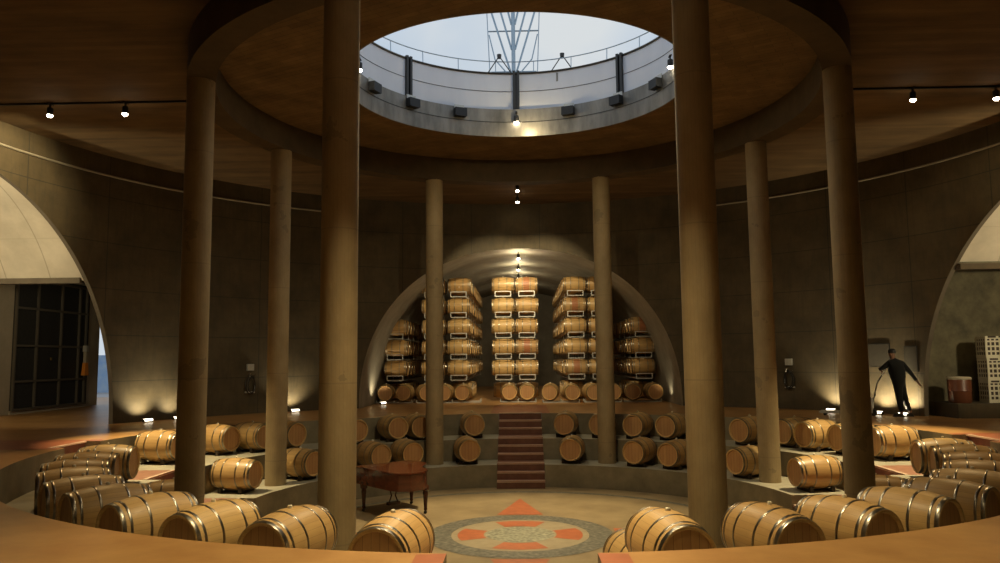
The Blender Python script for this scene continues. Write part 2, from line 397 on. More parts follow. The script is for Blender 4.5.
# ---------------------------------------------------------------- outer wall with arches
def arch_z(x,a,h,p=2.2):
    t=abs(x)/a
    return 0 if t>=1 else h*(1-t**p)**(1/p)
def wall(a0,half,height,name,label):
    RO=11.9 if a0 in (90,270) else 12.0
    mb=MB(); xs=[half*sin(R(-90+180*i/72)) for i in range(73)]
    d=pol(1,a0); s=Vector((d.y,-d.x,0))
    def P(x,rad,z): return s*x+d*math.sqrt(rad*rad-x*x)+Vector((0,0,z))
    inn=[P(x,RW,arch_z(x,half,height)) for x in xs]; out=[P(x,RO,arch_z(x,half,height)) for x in xs]
    it=[P(x,RW,ZC+.1) for x in xs]; ot=[P(x,RO,ZC+.1) for x in xs]
    mb.quad_grid([inn,it],0); mb.quad_grid([ot,out],0)
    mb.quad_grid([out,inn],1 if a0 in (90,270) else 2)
    for sg in (-1,1):
        ai=math.degrees(math.asin(half/RW)); ao=math.degrees(math.asin(half/RO))
        A=[sg*(ai+(45-ai)*i/14) for i in range(15)]; B=[sg*(ao+(45-ao)*i/14) for i in range(15)]
        for rad,AA in ((RW,A),(RO,B)):
            rows=[[pol(rad,a0+a,z) for a in AA] for z in (0,1.5,3,4.5,6,ZC+.1)]
            mb.quad_grid(rows,0)
    o=mb.build(name,[M['wall'],M['darkconc'],M['cavevault']],smooth=40); tag(o,label,'wall',kind='structure')
    return o
wall(0,5.38,5.5,'wall_far','curved dark concrete wall around the cellar arch')
wall(90,5.28,6.05,'wall_right','curved dark concrete wall around the right arch')
wall(180,5.38,5.5,'wall_near','curved concrete wall around the near arch')
wall(270,4.93,6.1,'wall_left','curved dark concrete wall around the left arch')
# vault shells
def vault(a0,half,height,d0,d1,name,label,material,zmin_far=0,zmin_near=0,p=2.2,cap=True):
    mb=MB(); d=pol(1,a0); s=Vector((d.y,-d.x,0))
    xs=[half*sin(R(-90+180*i/64)) for i in range(65)]
    prof=[(x,arch_z(x,half,height,p)) for x in xs]
    prof=[q for q in prof if (q[1]>=(zmin_near if q[0]<0 else zmin_far))]
    if zmin_near==0: prof=[(-half,-.06)]+prof
    if zmin_far==0: prof=prof+[(half,-.06)]
    n=18; ro=11.9 if a0 in (90,270) else RO; st=lambda x: math.sqrt(ro*ro-x*x)-.04
    rows=[[s*x+d*(st(x)+(d1-st(x))*i/n)+Vector((0,0,z)) for x,z in prof] for i in range(n+1)]
    mb.quad_grid(rows,0)
    o=mb.build(name,material,smooth=40); tag(o,label,'vault',kind='structure'); return o
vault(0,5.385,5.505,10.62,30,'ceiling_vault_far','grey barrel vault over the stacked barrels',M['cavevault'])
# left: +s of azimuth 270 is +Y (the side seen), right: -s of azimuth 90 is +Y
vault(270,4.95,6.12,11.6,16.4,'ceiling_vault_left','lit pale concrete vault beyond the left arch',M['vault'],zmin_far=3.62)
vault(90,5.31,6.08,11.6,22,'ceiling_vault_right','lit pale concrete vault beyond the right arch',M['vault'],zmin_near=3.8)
vault(180,5.5,5.6,10.6,20,'ceiling_vault_near','concrete vault over the viewer',M['vault'])

# ---------------------------------------------------------------- ceiling, ring beam, skylight drum
def annulus(r0,r1,z0,z1,seg,name,mats,label,cat='ceiling',M2=None):
    mb=MB()
    prof=[(r0,z0),(r1,z0),(r1,z1),(r0,z1)]
    rows=[[pol(r,360*k/seg,z) for (r,z) in prof] for k in range(seg)]
    mb.quad_grid(rows,0,close_u=True,close_v=True,flip=False)
    o=mb.build(name,mats,smooth=25); tag(o,label,cat,kind='structure'); return o
annulus(6.2,12.6,ZC,ZC+.3,160,'ceiling',M['ceil'],'brown board-marked concrete ceiling of the outer ring')
annulus(3.5,5.8,7.13,7.5,160,'ceiling_disc',M['disc'],'brown concrete ceiling ring around the round skylight')
annulus(5.765,6.235,6.52,7.6,160,'trim_ring_beam',M['beam'],'dark concrete ring beam on top of the eight columns','beam')
annulus(3.5,3.58,7.5,7.84,128,'wall_skylight_band',M['drum_band'],'bare metal band at the foot of the skylight drum','wall')
annulus(3.47,3.499,7.13,7.5,128,'trim_skylight_lip',M['drum_band'],'metal lip of the skylight opening','trim')
annulus(3.462,3.49,7.49,7.505,128,'trim_band_seam',M['dark_steel'],'dark seam along the metal band of the skylight','trim')
# sheet panels between posts
posts=[-46+46*k for k in range(8)]
posts=[-46,0,44,90,135,180,225,270]
dr=empty('skylight_railing',(0,0,0)); tag(dr,'round pale panelled parapet with dark posts and thin handrail around the skylight','railing')
srt=sorted([p%360 for p in posts])
for i,a in enumerate(srt):
    b=srt[(i+1)%len(srt)]+(360 if i==len(srt)-1 else 0)
    mb=MB(); n=14
    rows=[[pol(r,a+1.4+(b-a-2.8)*k/n,z) for (r,z) in [(3.60,7.84),(3.60,8.32),(3.606,8.33),(3.60,8.34),(3.60,8.80),(3.64,8.80),(3.64,7.84)]] for k in range(n+1)]
    mb.quad_grid(rows,0,close_u=True); mb.poly(list(reversed(rows[0]))); mb.poly(rows[-1])
    pn=mb.build('panel',M['white_panel'],dr,smooth=25)
    mb=MB(); mb.tube([pol(3.585,a+(b-a)*k/n,8.80) for k in range(n+1)],.026,6); mb.build('edge_rail',M['dark_steel'],pn)
    mb=MB(); mb.tube([pol(3.597,a+(b-a)*k/n,8.33) for k in range(n+1)],.007,5); mb.build('joint_strip',M['dark_steel'],pn)
for a in srt:
    mb=MB(); rot=Matrix.Rotation(-R(a),3,'Z')
    for o_ in (-.055,.055): mb.box(pol(3.57,a)+rot@Vector((o_,0,0))+Vector((0,0,8.32)),(.06,.08,1.08),0,rot)
    mb.box(pol(3.6,a)+Vector((0,0,8.32)),(.06,.03,1.04),0,rot)
    mb.build('post',M['dark_steel'],dr,smooth=0)
mb=MB(); mb.tube([pol(3.72,k*5,9.16) for k in range(72)],.013,6,closed=True); mb.build('handrail',M['blue_steel'],dr)
for k in range(24):
    mb=MB(); mb.tube([pol(3.70,k*15+7,8.78),pol(3.72,k*15+7,9.16)],.012,6); mb.build('baluster',M['blue_steel'],dr)
# floodlight boxes around the band
def flood(name='floodlight'):
    o=empty(name)
    mb=MB(); mb.box((0,-.07,0),(.30,.16,.20),0); mb.build('housing',M['black'],o,smooth=0)
    mb=MB(); mb.box((0,-.10,-.103),(.24,.10,.008),0); mb.build('glass',M['dark_steel'],o,smooth=0)
    mb=MB(); mb.box((0,.012,.14),(.26,.02,.14),0); mb.box((0,-.03,.11),(.04,.08,.02),0); mb.build('bracket',M['steel'],o,smooth=0)
    return o
FL=flood(); first=True
names_fl={-68:'leftmost',-46:'below the left dark post',-24:'second to the left of the middle post',22:'right of the middle post',44:'below the right dark post',66:'rightmost'}
for a in (-68,-46,-24,22,44,66,112,135,158,202,225,248):
    o=FL if first else copy_tree(FL); first=False
    o.location=pol(3.46,a,7.66); o.rotation_euler=(0,0,-R(a))
    if a in names_fl: tag(o,'dark floodlight box on the far skylight band, '+names_fl[a],'floodlight','floodlights on the skylight band')
    else: tag(o,'dark floodlight box on the near side of the skylight band, hidden by the ceiling ring','floodlight','floodlights on the near skylight band')

# roof truss seen through the skylight
t=empty('roof_mast',(0,0,0)); tag(t,'pale blue steel lattice mast standing above the skylight','mast')
mx,my=-.06,4.7
mb=MB(); mb.tube([(mx,my,7.5),(mx,my,16)],.055,10); mb.build('pole',M['blue_steel'],t)
for sx in (-1,1):
    for (x0,z0,x1,z1) in [(.06,9.2,1.05,12.6),(.05,9.9,.75,12.6),(.05,10.6,.45,12.4)]:
        mb=MB(); mb.tube([(mx+sx*x0,my,z0),(mx+sx*x1,my+.3,z1)],.028,6); mb.build('strut',M['blue_steel'],t)
    mb=MB(); mb.tube([(mx+sx*.62,my+.4,8.6),(mx+sx*.80,my+.4,13)],.014,6); mb.build('stay_rod',M['blue_steel'],t)
    mb=MB(); mb.tube([(mx+sx*.66,my+.2,10.4),(mx+sx*.5,my+.2,9.7),(mx+sx*.2,my+.1,9.3)],.018,6); mb.build('brace',M['blue_steel'],t)
for z,w in ((9.35,.62),(10.5,.68),(11.6,.8)):
    mb=MB(); mb.tube([(mx-w,my+.2,z),(mx+w,my+.2,z)],.02,6); mb.build('crossbar',M['blue_steel'],t)
for (x,lab) in ((-.42,'left of'),(1.18,'right of')):
    q=empty('lamp_tripod',(x,3.62,8.86)); tag(q,'small dark bracket with lamp on the skylight rim, %s the mast'%lab,'bracket','lamp brackets on the rim')
    for sx in (-1,1):
        mb=MB(); mb.tube([(0,0,.42),(sx*.28,0,0),(sx*.3,0,-.05)],.014,6); mb.build('leg',M['dark_steel'],q)
    mb=MB(); mb.lathe([(0,.36),(.05,.36),(.06,.46),(0,.47)],10); mb.build('cap',M['dark_steel'],q)
mb=MB(); mb.box((1.18,3.50,8.64),(.34,.12,.22)); mb.box((1.18,3.56,8.80),(.06,.05,.12))
tag(mb.build('speaker',M['drum_band'],smooth=0),'small grey box hanging inside the pale skylight panel','speaker')

# ---------------------------------------------------------------- columns
colnames={22.5:'slim far concrete column right of the far stairs',-22.5:'slim far concrete column left of the far stairs',
 67.5:'pale concrete column standing beside the lower right barrel on the terrace',-67.5:'pale concrete column standing beside the lower left barrel on the terrace',
 112.5:'dark concrete column on the right, in front of the worker',-112.5:'dark concrete column on the left, in front of the wall uplights',
 157.5:'thick near concrete column right of the skylight',-157.5:'thick near concrete column left of the skylight'}
cm=MB(); cm.lathe([(0,0),(.236,0),(.236,2.6),(.235,5.2),(.236,7.71),(0,7.71)],48)
cobj=None
for a,l in colnames.items():
    if cobj is None: o=cobj=cm.build('column',M['column'],smooth=40)
    else: o=cobj.copy(); col.objects.link(o)
    o.location=pol(6.0,a,Z2-.01); o.rotation_euler=(0,0,R(a*3)); tag(o,l,'column','columns carrying the ring beam')

# ---------------------------------------------------------------- barrels
BL=.475; BR=.338; BE=.283
def brad(x): return BE+(BR-BE)*(1-(abs(x)/BL)**2.1)
MX=Matrix(((0,0,1,0),(0,1,0,0),(-1,0,0,0),(0,0,0,1)))   # lathe axis onto X
HO=[(-.450,.044),(-.375,.028),(-.165,.028),(.165,.028),(.375,.028),(.450,.044)]
def bodyprof(n=12):
    p=[(BE-.035,-BL+.028),(BE-.022,-BL)]
    p+=[(brad(-BL+2*BL*i/n),-BL+2*BL*i/n) for i in range(n+1)]
    p+=[(BE-.022,BL),(BE-.035,BL-.028)]
    return p
def barrel(stain=False,seg=36,bung=True):
    o=empty('wine_barrel')
    mb=MB(); mb.lathe(bodyprof(),seg,M=MX); mb.build('staves',M['oak_wine'] if stain else M['oak'],o,smooth=40)
    for sx in (-1,1):
        mb=MB(); pr=[(0,sx*(BL-.03)),(BE-.034,sx*(BL-.03))]
        if sx>0: pr=list(reversed(pr))
        mb.lathe(pr,seg,M=MX); mb.build('head',M['head'],o,smooth=20)
    for x,w in HO:
        a,b=x-w/2,x+w/2; ra,rb=brad(a)+.003,brad(b)+.003
        mb=MB(); mb.lathe([(ra-.006,a),(ra,a),(ra+.002,a+.004),(rb+.002,b-.004),(rb,b),(rb-.006,b)],seg,M=MX)
        mb.build('hoop',M['hoop'],o,smooth=50)
    if bung:
        mb=MB(); mb.lathe([(.026,BR-.01),(.024,BR+.022),(.018,BR+.03),(0,BR+.03)],12); mb.build('bung',M['bung'],o)
    return o
def plain_barrel(stain=False,seg=20):
    mb=MB(); mb.lathe(bodyprof(8),seg,M=MX)
    for sx in (-1,1):
        pr=[(0,sx*(BL-.03)),(BE-.034,sx*(BL-.03))]
        if sx>0: pr=list(reversed(pr))
        mb.lathe(pr,seg,1,M=MX)
    for x,w in HO:
        a,b=x-w/2,x+w/2; mb.lathe([(brad(a)-.002,a),(brad(a)+.005,a),(brad(b)+.005,b),(brad(b)-.002,b)],seg,2,M=MX)
    return mb.build('wine_barrel',[M['oak_wine'] if stain else M['oak'],M['head'],M['hoop']],smooth=40)
def chock():
    mb=MB()
    mb.box((0,0,.012),(.52,.09,.024))
    for x in (-.24,.24):
        mb.box((x,0,.018),(.08,.50,.036))
        for sy in (-1,1):
            n=len(mb.v); y0,y1=sy*.13,sy*.25
            P=[(x-.04,y0,.036),(x+.04,y0,.036),(x+.04,y1,.036),(x-.04,y1,.036),(x-.04,y1,.12),(x+.04,y1,.12)]
            mb.v+=P
            for q in [(0,1,2,3),(0,4,5,1),(0,3,4),(1,5,2),(3,2,5,4)]: mb.f.append(tuple(n+i for i in q)); mb.m.append(0)
    return mb.build('barrel_chock',M['chock'],smooth=0)
B0=barrel(); BW=barrel(True); CH=chock(); PB=plain_barrel()
used={}
chn=0
def place(src,loc,rz,label,group,cat='barrel',rx=0,sc_=None):
    o=src if src.name not in used else (copy_tree(src) if src.children else src.copy())
    if o is not src and not src.children: col.objects.link(o)
    used[src.name]=1
    o.location=loc; o.rotation_euler=(rx,0,rz); o.scale=sc_ if sc_ else o.scale; tag(o,label,cat,group); return o
def tier_barrel(r,a,zt,label,group,stain=False,cl=None,da=0):
    place(BW if stain else B0,pol(r,a,zt+.037+BR+.004),R(90-a+da),label,group,rx=0)
    if cl is None:
        k=label.find(' terrace '); cl='dark chock under the '+label[label.index('barrel'):].replace('barrel with dark bung hole in its head','holed barrel').replace(', first',' first').replace('upper terrace partly','terrace partly').replace('on the upper terrace mostly','mostly').replace('with a reddish head ','').replace('with reddish head ','')
    place(CH,pol(r,a,zt+.001),R(90-a+da),cl,'dark chocks under the terrace barrels','chock')
ordw=['first','second','third','fourth','fifth','sixth','seventh','eighth','ninth','tenth','eleventh','twelfth','thirteenth','fourteenth']
# near arc, seen over the near floor edge
nl=[189.5,198,205.6,213.7,221.8,229.8,237.6,245.4,253.2,261.6]
for i,a in enumerate(nl):
    lab='%s oak barrel left of the near stair gap'%ordw[i] if i<9 else 'bright pale oak barrel at the far left, last before the left stairs'
    tier_barrel(7.66,a,Z1,lab,'barrels on the near terrace',cl='dark chock under the %s barrel left of the near gap'%ordw[i],da=(-1,1,2,0,-1,1,0,1,0,0)[i])
nr=[169.2,160.8,153.4,145.4,137.4,129.4,121.4,113.4,105.4,98]
for i,a in enumerate(nr):
    lab='%s oak barrel right of the near stair gap'%ordw[i] if i<9 else 'bright pale oak barrel at the far right, last before the right stairs'
    tier_barrel(7.66,a,Z1,lab,'barrels on the near terrace',cl='dark chock under the %s barrel right of the near gap'%ordw[i],da=(1,-1,0,1,-2,0,1,0,0,0)[i])
# lower near terrace barrels peeping out
tier_barrel(6.05,166.8,Z2,'oak barrel low behind the first barrel right of the near gap','lower near barrels')
tier_barrel(6.33,255.8,Z2,'cream oak barrel low behind the left barrels, beside the left stairs','lower near barrels')
tier_barrel(6.33,104.2,Z2,'cream oak barrel low behind the right barrels, beside the right stairs','lower near barrels')
# far terraces
t1=[(-77.9,8.1,'bright oak barrel on the upper terrace just left of the dark left column',0),
    (-66,7.95,'oak barrel on the upper terrace right of the dark left column',0),
    (-60.3,7.6,'oak barrel on the upper terrace touching the pale left column',0),
    (-54.3,7.3,'dim oak barrel on the upper terrace right of the pale left column',0),
    (-40.5,6.97,'oak barrel on the upper terrace beside the near left column',0),
    (-30.3,6.97,'oak barrel on the upper terrace above the piano',0),
    (-24.5,6.95,'oak barrel on the upper terrace mostly hidden by the slim left column',0),
    (-11.4,6.9,'oak barrel on the upper terrace left of the far stairs',0),
    (10.8,6.9,'oak barrel on the upper terrace right of the far stairs',0),
    (19.5,6.9,'oak barrel on the upper terrace partly behind the slim right column',0),
    (27.6,6.98,'oak barrel on the upper terrace, first right of the slim right column',0),
    (35.2,7.1,'oak barrel on the upper terrace, second right of the slim right column',0),
    (52.3,7.3,'dim oak barrel on the upper terrace right of the near right column',0),
    (59.5,7.8,'oak barrel on the upper terrace right of the pale right column',0),
    (65.6,7.65,'oak barrel on the upper terrace just left of the dark right column',0),
    (72,7.85,'oak barrel on the upper terrace mostly behind the dark right column',0),
    (79.2,8.05,'bright oak barrel on the upper terrace right of the dark right column',0)]
for a,r,l,s in t1:
    if l: tier_barrel(r,a,Z1,l,'barrels on the upper far terrace',bool(s))
t2=[(-77.3,6.25,'bright oak barrel on the lower terrace beside the left stairs',0),
    (-59,6.1,'oak barrel with a reddish head on the lower terrace right of the pale left column',0),
    (-39.5,5.95,'oak barrel on the lower terrace behind the left end of the piano',0),
    (-30.5,5.88,'oak barrel on the lower terrace behind the right end of the piano',0),
    (-14.3,5.87,'oak barrel with reddish head on the lower terrace left of the far stairs',0),
    (13.6,5.87,'oak barrel on the lower terrace right of the far stairs',0),
    (31.6,5.9,'oak barrel on the lower terrace, first right of the slim right column',0),
    (41.3,5.95,'oak barrel on the lower terrace beside the near right column',0),
    (60.6,6.08,'oak barrel with dark bung hole in its head left of the pale right column',0),
    (79.3,6.22,'bright oak barrel on the lower terrace beside the right stairs',0)]
for a,r,l,s in t2: tier_barrel(r,a,Z2,l,'barrels on the lower far terrace',bool(s),da=(4 if a==13.6 else 0))

# ---------------------------------------------------------------- barrel stacks in the cellar vault
def rack():
    o=empty('barrel_rack')
    for y in (-.35,1.08):
        mb=MB()
        for z in (-.018,.165): mb.box((0,y,z),(.62,.03,.03))
        for x in (-.296,.296): mb.box((x,y,.07),(.03,.03,.2))
        mb.build('end_frame',M['steel'],o,smooth=0)
    for x in (-.27,.27):
        mb=MB(); mb.box((x,.365,-.018),(.028,1.42,.028)); mb.build('rail',M['steel'],o,smooth=0)
    return o
RK=rack()
PITCH=.79; ZB=.35; YS=14.25
lvl=['bottom','second','third','fourth','fifth','sixth']
stacks=[('left stack, left column',-3.29,6,2),('left stack, right column',-2.30,6,13),('middle stack, left column',-.60,6,2),('middle stack, right column',.30,6,2),
        ('right stack, left column',2.15,6,13),('right stack, right column',3.06,6,2),('far left low stack',-4.72,4,13),('far right low stack',4.68,4,13)]
nb=0
for nm,x,top,deep in stacks:
    for k in range(1,top):
        for j in range(deep):
            st=(nm,k,j) in {('middle stack, right column',5,0),('right stack, left column',4,0),('right stack, left column',1,0),('far right low stack',3,0),('middle stack, right column',2,0)}
            z=ZB+.12+PITCH*k
            y=YS+j*.75+random.uniform(-.01,.01)
            g='barrels of the stacks in the cellar vault'
            where='oak barrel in the %s, %s level, %s row back'%(nm,lvl[k],ordw[j]) if j else 'front oak barrel%s in the %s, %s level'%(' with wine-red middle' if st else '',nm,lvl[k])
            if j<1: place(BW if st else B0,(x+random.uniform(-.02,.02),y,z),0,where,g,rx=random.uniform(-2,2),sc_=(.93,.93,.93))
            else: place(PB,(x+random.uniform(-.02,.02),y,z),0,where,g,rx=random.uniform(-3,3),sc_=(.93,.93,.93))
            nb+=1
            if j%2==0:
                place(RK,(x,YS+j*.75-.02*0,z-.314-.115),0,'steel rack under the %s level of the %s, %s from the front'%(lvl[k],nm,ordw[j//2]),'steel racks in the cellar vault','rack')
# bottom rows: inner rows keep their side-on barrels so that the stacks stand on something
for nm,x,top,deep in stacks:
    for j in range(1,min(deep,5)):
        place(PB,(x,YS+.45+j*.75,ZB+.02),0,'floor barrel behind the front row, %s, %s row back'%(nm,ordw[j]),'floor barrels behind the front row',sc_=(.93,.93,.93))
# front row with heads to the hall
front=[(-5.02,13.75,4),(-4.30,13.75,-2),(-3.55,13.6,16),(-2.78,13.6,-3),(-2.12,13.75,-2),(-1.47,13.75,3),(-.40,13.75,2),(.28,13.75,-2),(1.12,13.3,-6),(1.88,13.2,3),(2.62,13.2,8),(3.36,13.2,3),(4.16,13.25,-9),(4.86,13.2,3),(-.62,14.3,0)]
for i,(x,y,da) in enumerate(front[:14]):
    if i==5: continue
    place(B0,(x,y,ZB+.02),R(90+da),sc_=(1,.96,.96),label='head-on oak barrel, %s from the left in the front floor row'%ordw[i],group='front floor row of barrels')
def lowrack():
    o=empty('floor_rack')
    for y in (-.36,.36):
        mb=MB()
        for z in (-.02,-.16): mb.box((0,y,z),(1.34,.03,.03)) if z<-.1 else None
        for x in (-.655,0,.655): mb.box((x,y,-.11),(.03,.03,.1))
        mb.build('end_frame',M['steel'],o,smooth=0)
    for x in (-.655,.655):
        mb=MB(); mb.box((x,0,-.16),(.03,.74,.03)); mb.build('rail',M['steel'],o,smooth=0)
    return o
LR=lowrack()
for i,(x,y) in enumerate([(-4.66,13.75),(-3.15,13.6),(-2.12,13.75),(-.06,13.75),(1.5,13.25),(3.0,13.2),(4.45,13.25)]):
    place(LR,(x,y,.176),0,'low steel floor rack in the front row of barrels, %s from the left'%ordw[i],'floor racks','rack')

# ---------------------------------------------------------------- grand piano in the pit
pz=Z3
pr=empty('grand_piano',(0,0,0)); tag(pr,'closed mahogany grand piano standing in the pit on the left','piano')
A=Vector((-3.52,2.22,0)); Bq=Vector((-2.57,3.07,0))        # keyboard side legs
C=Vector((-2.10,1.92,0))                                    # tail leg
kd=(Bq-A).normalized(); nd=Vector((kd.y,-kd.x,0))           # from the keyboard to the tail
mid=(A+Bq)/2
def PP(u,v,z): return mid+kd*u+nd*v+Vector((0,0,pz+z))
# outline: u along the keyboard, v to the tail; bass side is straight
bass=-.73
out=[(-.73,-.22),(.73,-.22),(.73,.35),(.68,.52),(.52,.68),(.36,.82),(.22,1.0),(.16,1.25),(.06,1.46),(-.16,1.60),(-.45,1.60),(-.66,1.45),(-.73,1.2)]
def slab(mb,outl,z0,z1):
    n=len(outl); bot=[PP(u,v,z0) for u,v in outl]; top=[PP(u,v,z1) for u,v in outl]
    k=len(mb.v); mb.v+=[tuple(p) for p in bot+top]
    mb.f.append(tuple(k+i for i in range(n))); mb.m.append(0); mb.f.append(tuple(k+n+i for i in reversed(range(n)))); mb.m.append(0)
    for i in range(n): mb.f.append((k+i,k+(i+1)%n,k+n+(i+1)%n,k+n+i)); mb.m.append(0)
mb=MB(); slab(mb,out,.60,.94); mb.build('case',M['piano'],pr,smooth=35)
lid=[(u*1.03,v*1.02-.0) for u,v in out if v>-.2]; lid=[(-.75,.02),(.75,.02)]+lid
mb=MB(); slab(mb,lid,.955,.985); mb.build('lid',M['piano'],pr,smooth=35)
mb=MB(); slab(mb,[(-.75,-.25),(.75,-.25),(.75,.0),(-.75,.0)],.945,.975); mb.build('fallboard',M['piano'],pr,smooth=0)
mb=MB(); slab(mb,[(-.62,-.30),(.62,-.30),(.62,-.225),(-.62,-.225)],.70,.72); mb.build('keys',M['ivory'],pr,smooth=0)
for nme,(p) in (('leg',A),('leg',Bq),('leg',C)):
    mb=MB(); mb.lathe([(0,.60),(.085,.60),(.08,.52),(.05,.48),(.058,.44),(.05,.36),(.034,.12),(.042,.10),(.03,.07),(0,.07)],16,M=Matrix.Translation(p+Vector((0,0,pz)))); lg=mb.build(nme,M['piano_leg'],pr)
    mb=MB(); mb.lathe([(0,-.034),(.036,-.03),(.036,.03),(0,.034)],12,M=Matrix.Translation(p+Vector((0,0,pz+.038)))@Matrix.Rotation(PI/2,4,'X')); mb.build('castor',M['dark_steel'],lg)
ly=mid+nd*.22
mb=MB()
for s_ in (-1,1):
    mb.tube([ly+kd*s_*.07+Vector((0,0,pz+.60)),ly+kd*s_*.10+Vector((0,0,pz+.45)),ly+kd*s_*.05+Vector((0,0,pz+.30)),ly+kd*s_*.11+Vector((0,0,pz+.16))],.016,8)
mb.box(ly+Vector((0,0,pz+.13)),(.3,.12,.06),0,Matrix((kd,nd,Vector((0,0,1)))).transposed())
lyo=mb.build('lyre',M['piano_leg'],pr)
for s_ in (-1,0,1):
    mb=MB(); mb.box(ly-nd*.12+kd*s_*.07+Vector((0,0,pz+.11)),(.03,.14,.01),0,Matrix((kd,nd,Vector((0,0,1)))).transposed()); mb.build('pedal',M['brass'],lyo,smooth=0)

# ---------------------------------------------------------------- left vault side room
mb=MB(); XG=-16.15
mb.box((0,30.05,2.9),(11.2,.1,5.9)); tag(mb.build('wall_cellar_end',M['cavevault'],smooth=0),'end wall of the cellar vault','wall',kind='structure')
mb=MB(); mb.box((XG-.2,0,3.2),(.2,10.6,6.5)); tag(mb.build('wall_left_vault_end',M['wall'],smooth=0),'end wall of the left vault','wall',kind='structure')
mb=MB(); mb.box((22.05,.3,3.2),(.2,12,6.5)); tag(mb.build('wall_right_vault_end',M['wall'],smooth=0),'end wall of the right vault','wall',kind='structure')
mb=MB(); mb.box((0,-20.05,2.9),(11.4,.1,5.9)); tag(mb.build('wall_near_vault_end',M['wall'],smooth=0),'end wall of the near vault','wall',kind='structure')
mb=MB()
mb.box((XG-.15,6.6,2.3),(.3,4.6,4.6)); mb.box((XG-.15,13.5,2.3),(.3,.9,4.6)); mb.box((XG-.15,11.0,4.5),(.3,4.4,.2)); mb.box((XG-.13,11.0,.05),(.36,4.3,.12))
mb.box((XG-.15,15.0,3.85),(.3,2.1,1.5)); mb.box((XG-.15,17.0,2.3),(.3,2.0,4.6))
tag(mb.build('wall_side_room',M['plaster'],smooth=0),'beige plastered piers framing the dark gate','wall',kind='structure')
mb=MB(); ys=[3.7+.3*k for k in range(49)]
for zz in (4.6,4.75):
    mb.quad_grid([[(-16.6,y,zz) for y in ys],[(-max(5.45,math.sqrt(max(0,RO*RO-y*y))-.04),y,zz) for y in ys]],0)
mb.box((-11.2,18.1,2.3),(12,.2,4.7))
tag(mb.build('ceiling_side_room',M['wall'],smooth=0),'dark ceiling of the side room beyond the left arch','ceiling',kind='structure')
mb=MB(); mb.box((-13.75,4.16,3.72),(5.0,.26,.14)); tag(mb.build('trim_vault_edge',M['darkconc'],smooth=0),'dark lower edge of the left vault','trim',kind='structure')
g=empty('sliding_gate',(XG+.02,11.0,0)); tag(g,'tall dark sliding gate with a grid of grey rails beyond the left arch','gate')
mb=MB(); mb.box((0,0,2.25),(.03,4.28,4.4)); mb.build('panel',M['gatefill'],g,smooth=0)
for y in (-2.1,-1.0,.35,1.45,1.9):
    mb=MB(); mb.box((.05,y,2.25),(.07,.07,4.3)); mb.build('stile',M['gateframe'],g,smooth=0)
for z in (.14,1.03,2.18,3.4,4.35):
    mb=MB(); mb.box((.055,-.02,z),(.07,4.1,.07)); mb.build('rail',M['gateframe'],g,smooth=0)
mb=MB(); mb.box((.07,-.2,1.75),(.05,.04,.09)); mb.build('latch',M['brass'],g,smooth=0)
hb=empty('hanging_control',(XG+.25,12.62,0)); tag(hb,'orange and grey control box hanging on a cable beside the gate','control box')
mb=MB(); mb.tube([(0,0,3.8),(.01,.02,2.9),(0,0,2.25)],.012,6); mb.build('cable',M['black'],hb)
mb=MB(); mb.box((0,0,2.12),(.14,.16,.22)); mb.build('grey_box',M['steel'],hb,smooth=0)
mb=MB(); mb.box((0,0,1.80),(.10,.12,.40)); mb.build('pendant',M['plaster'],hb,smooth=0)
mb=MB(); mb.box((0,0,1.38),(.14,.26,.46),0,None,.72); mb.build('cover',M['tag_orange'],hb,smooth=0)
# outdoors seen through the slit
mb=MB(); mb.poly([(-60,-10,-.03),(-16.3,-10,-.03),(-16.3,60,-.03),(-60,60,-.03)])
tag(mb.build('ground_outdoors',M['gravel'],smooth=0),'pale ground outside the side door','ground',kind='structure')
mb=MB(); mb.box((-24,26,1.0),(9,.3,2.0)); tag(mb.build('garden_wall',M['bluewall'],smooth=0),'bluish wall outside, seen through the narrow bright opening','wall')

# ---------------------------------------------------------------- right vault side
mb=MB(); mb.box((16.25,6.15,1.95),(11.6,.3,3.9)); mb.box((16.55,5.3,3.92),(11.0,1.9,.1))
tag(mb.build('wall_side_recess',M['darkwall'],smooth=0),'mottled olive wall under the right vault','wall',kind='structure')
mb=MB(); mb.box((16.5,5.35,.16),(10.9,1.5,.38)); tag(mb.build('floor_plinth',M['wall'],smooth=0),'low concrete plinth under the right vault','plinth',kind='structure')
mb=MB(); mb.box((16.55,4.30,3.80),(10.9,.3,.14)); tag(mb.build('trim_vault_lip',M['beam'],smooth=0),'dark lower edge of the right vault','trim',kind='structure')
# plastic tank
tk=empty('plastic_tank',(11.42,5.15,.352)); tag(tk,'orange brown plastic tub with a pale lid on the plinth at the right','tub')
mb=MB(); mb.lathe([(0,.0),(.25,.0),(.27,.04),(.275,.3),(.285,.31),(.275,.33),(.28,.56),(.265,.60),(0,.60)],28); mb.build('tub',M['orange_plastic'],tk)
mb=MB(); mb.lathe([(.0,.60),(.285,.60),(.29,.64),(.25,.67),(.06,.68),(0,.68)],28); lo=mb.build('lid',M['plaster'],tk)
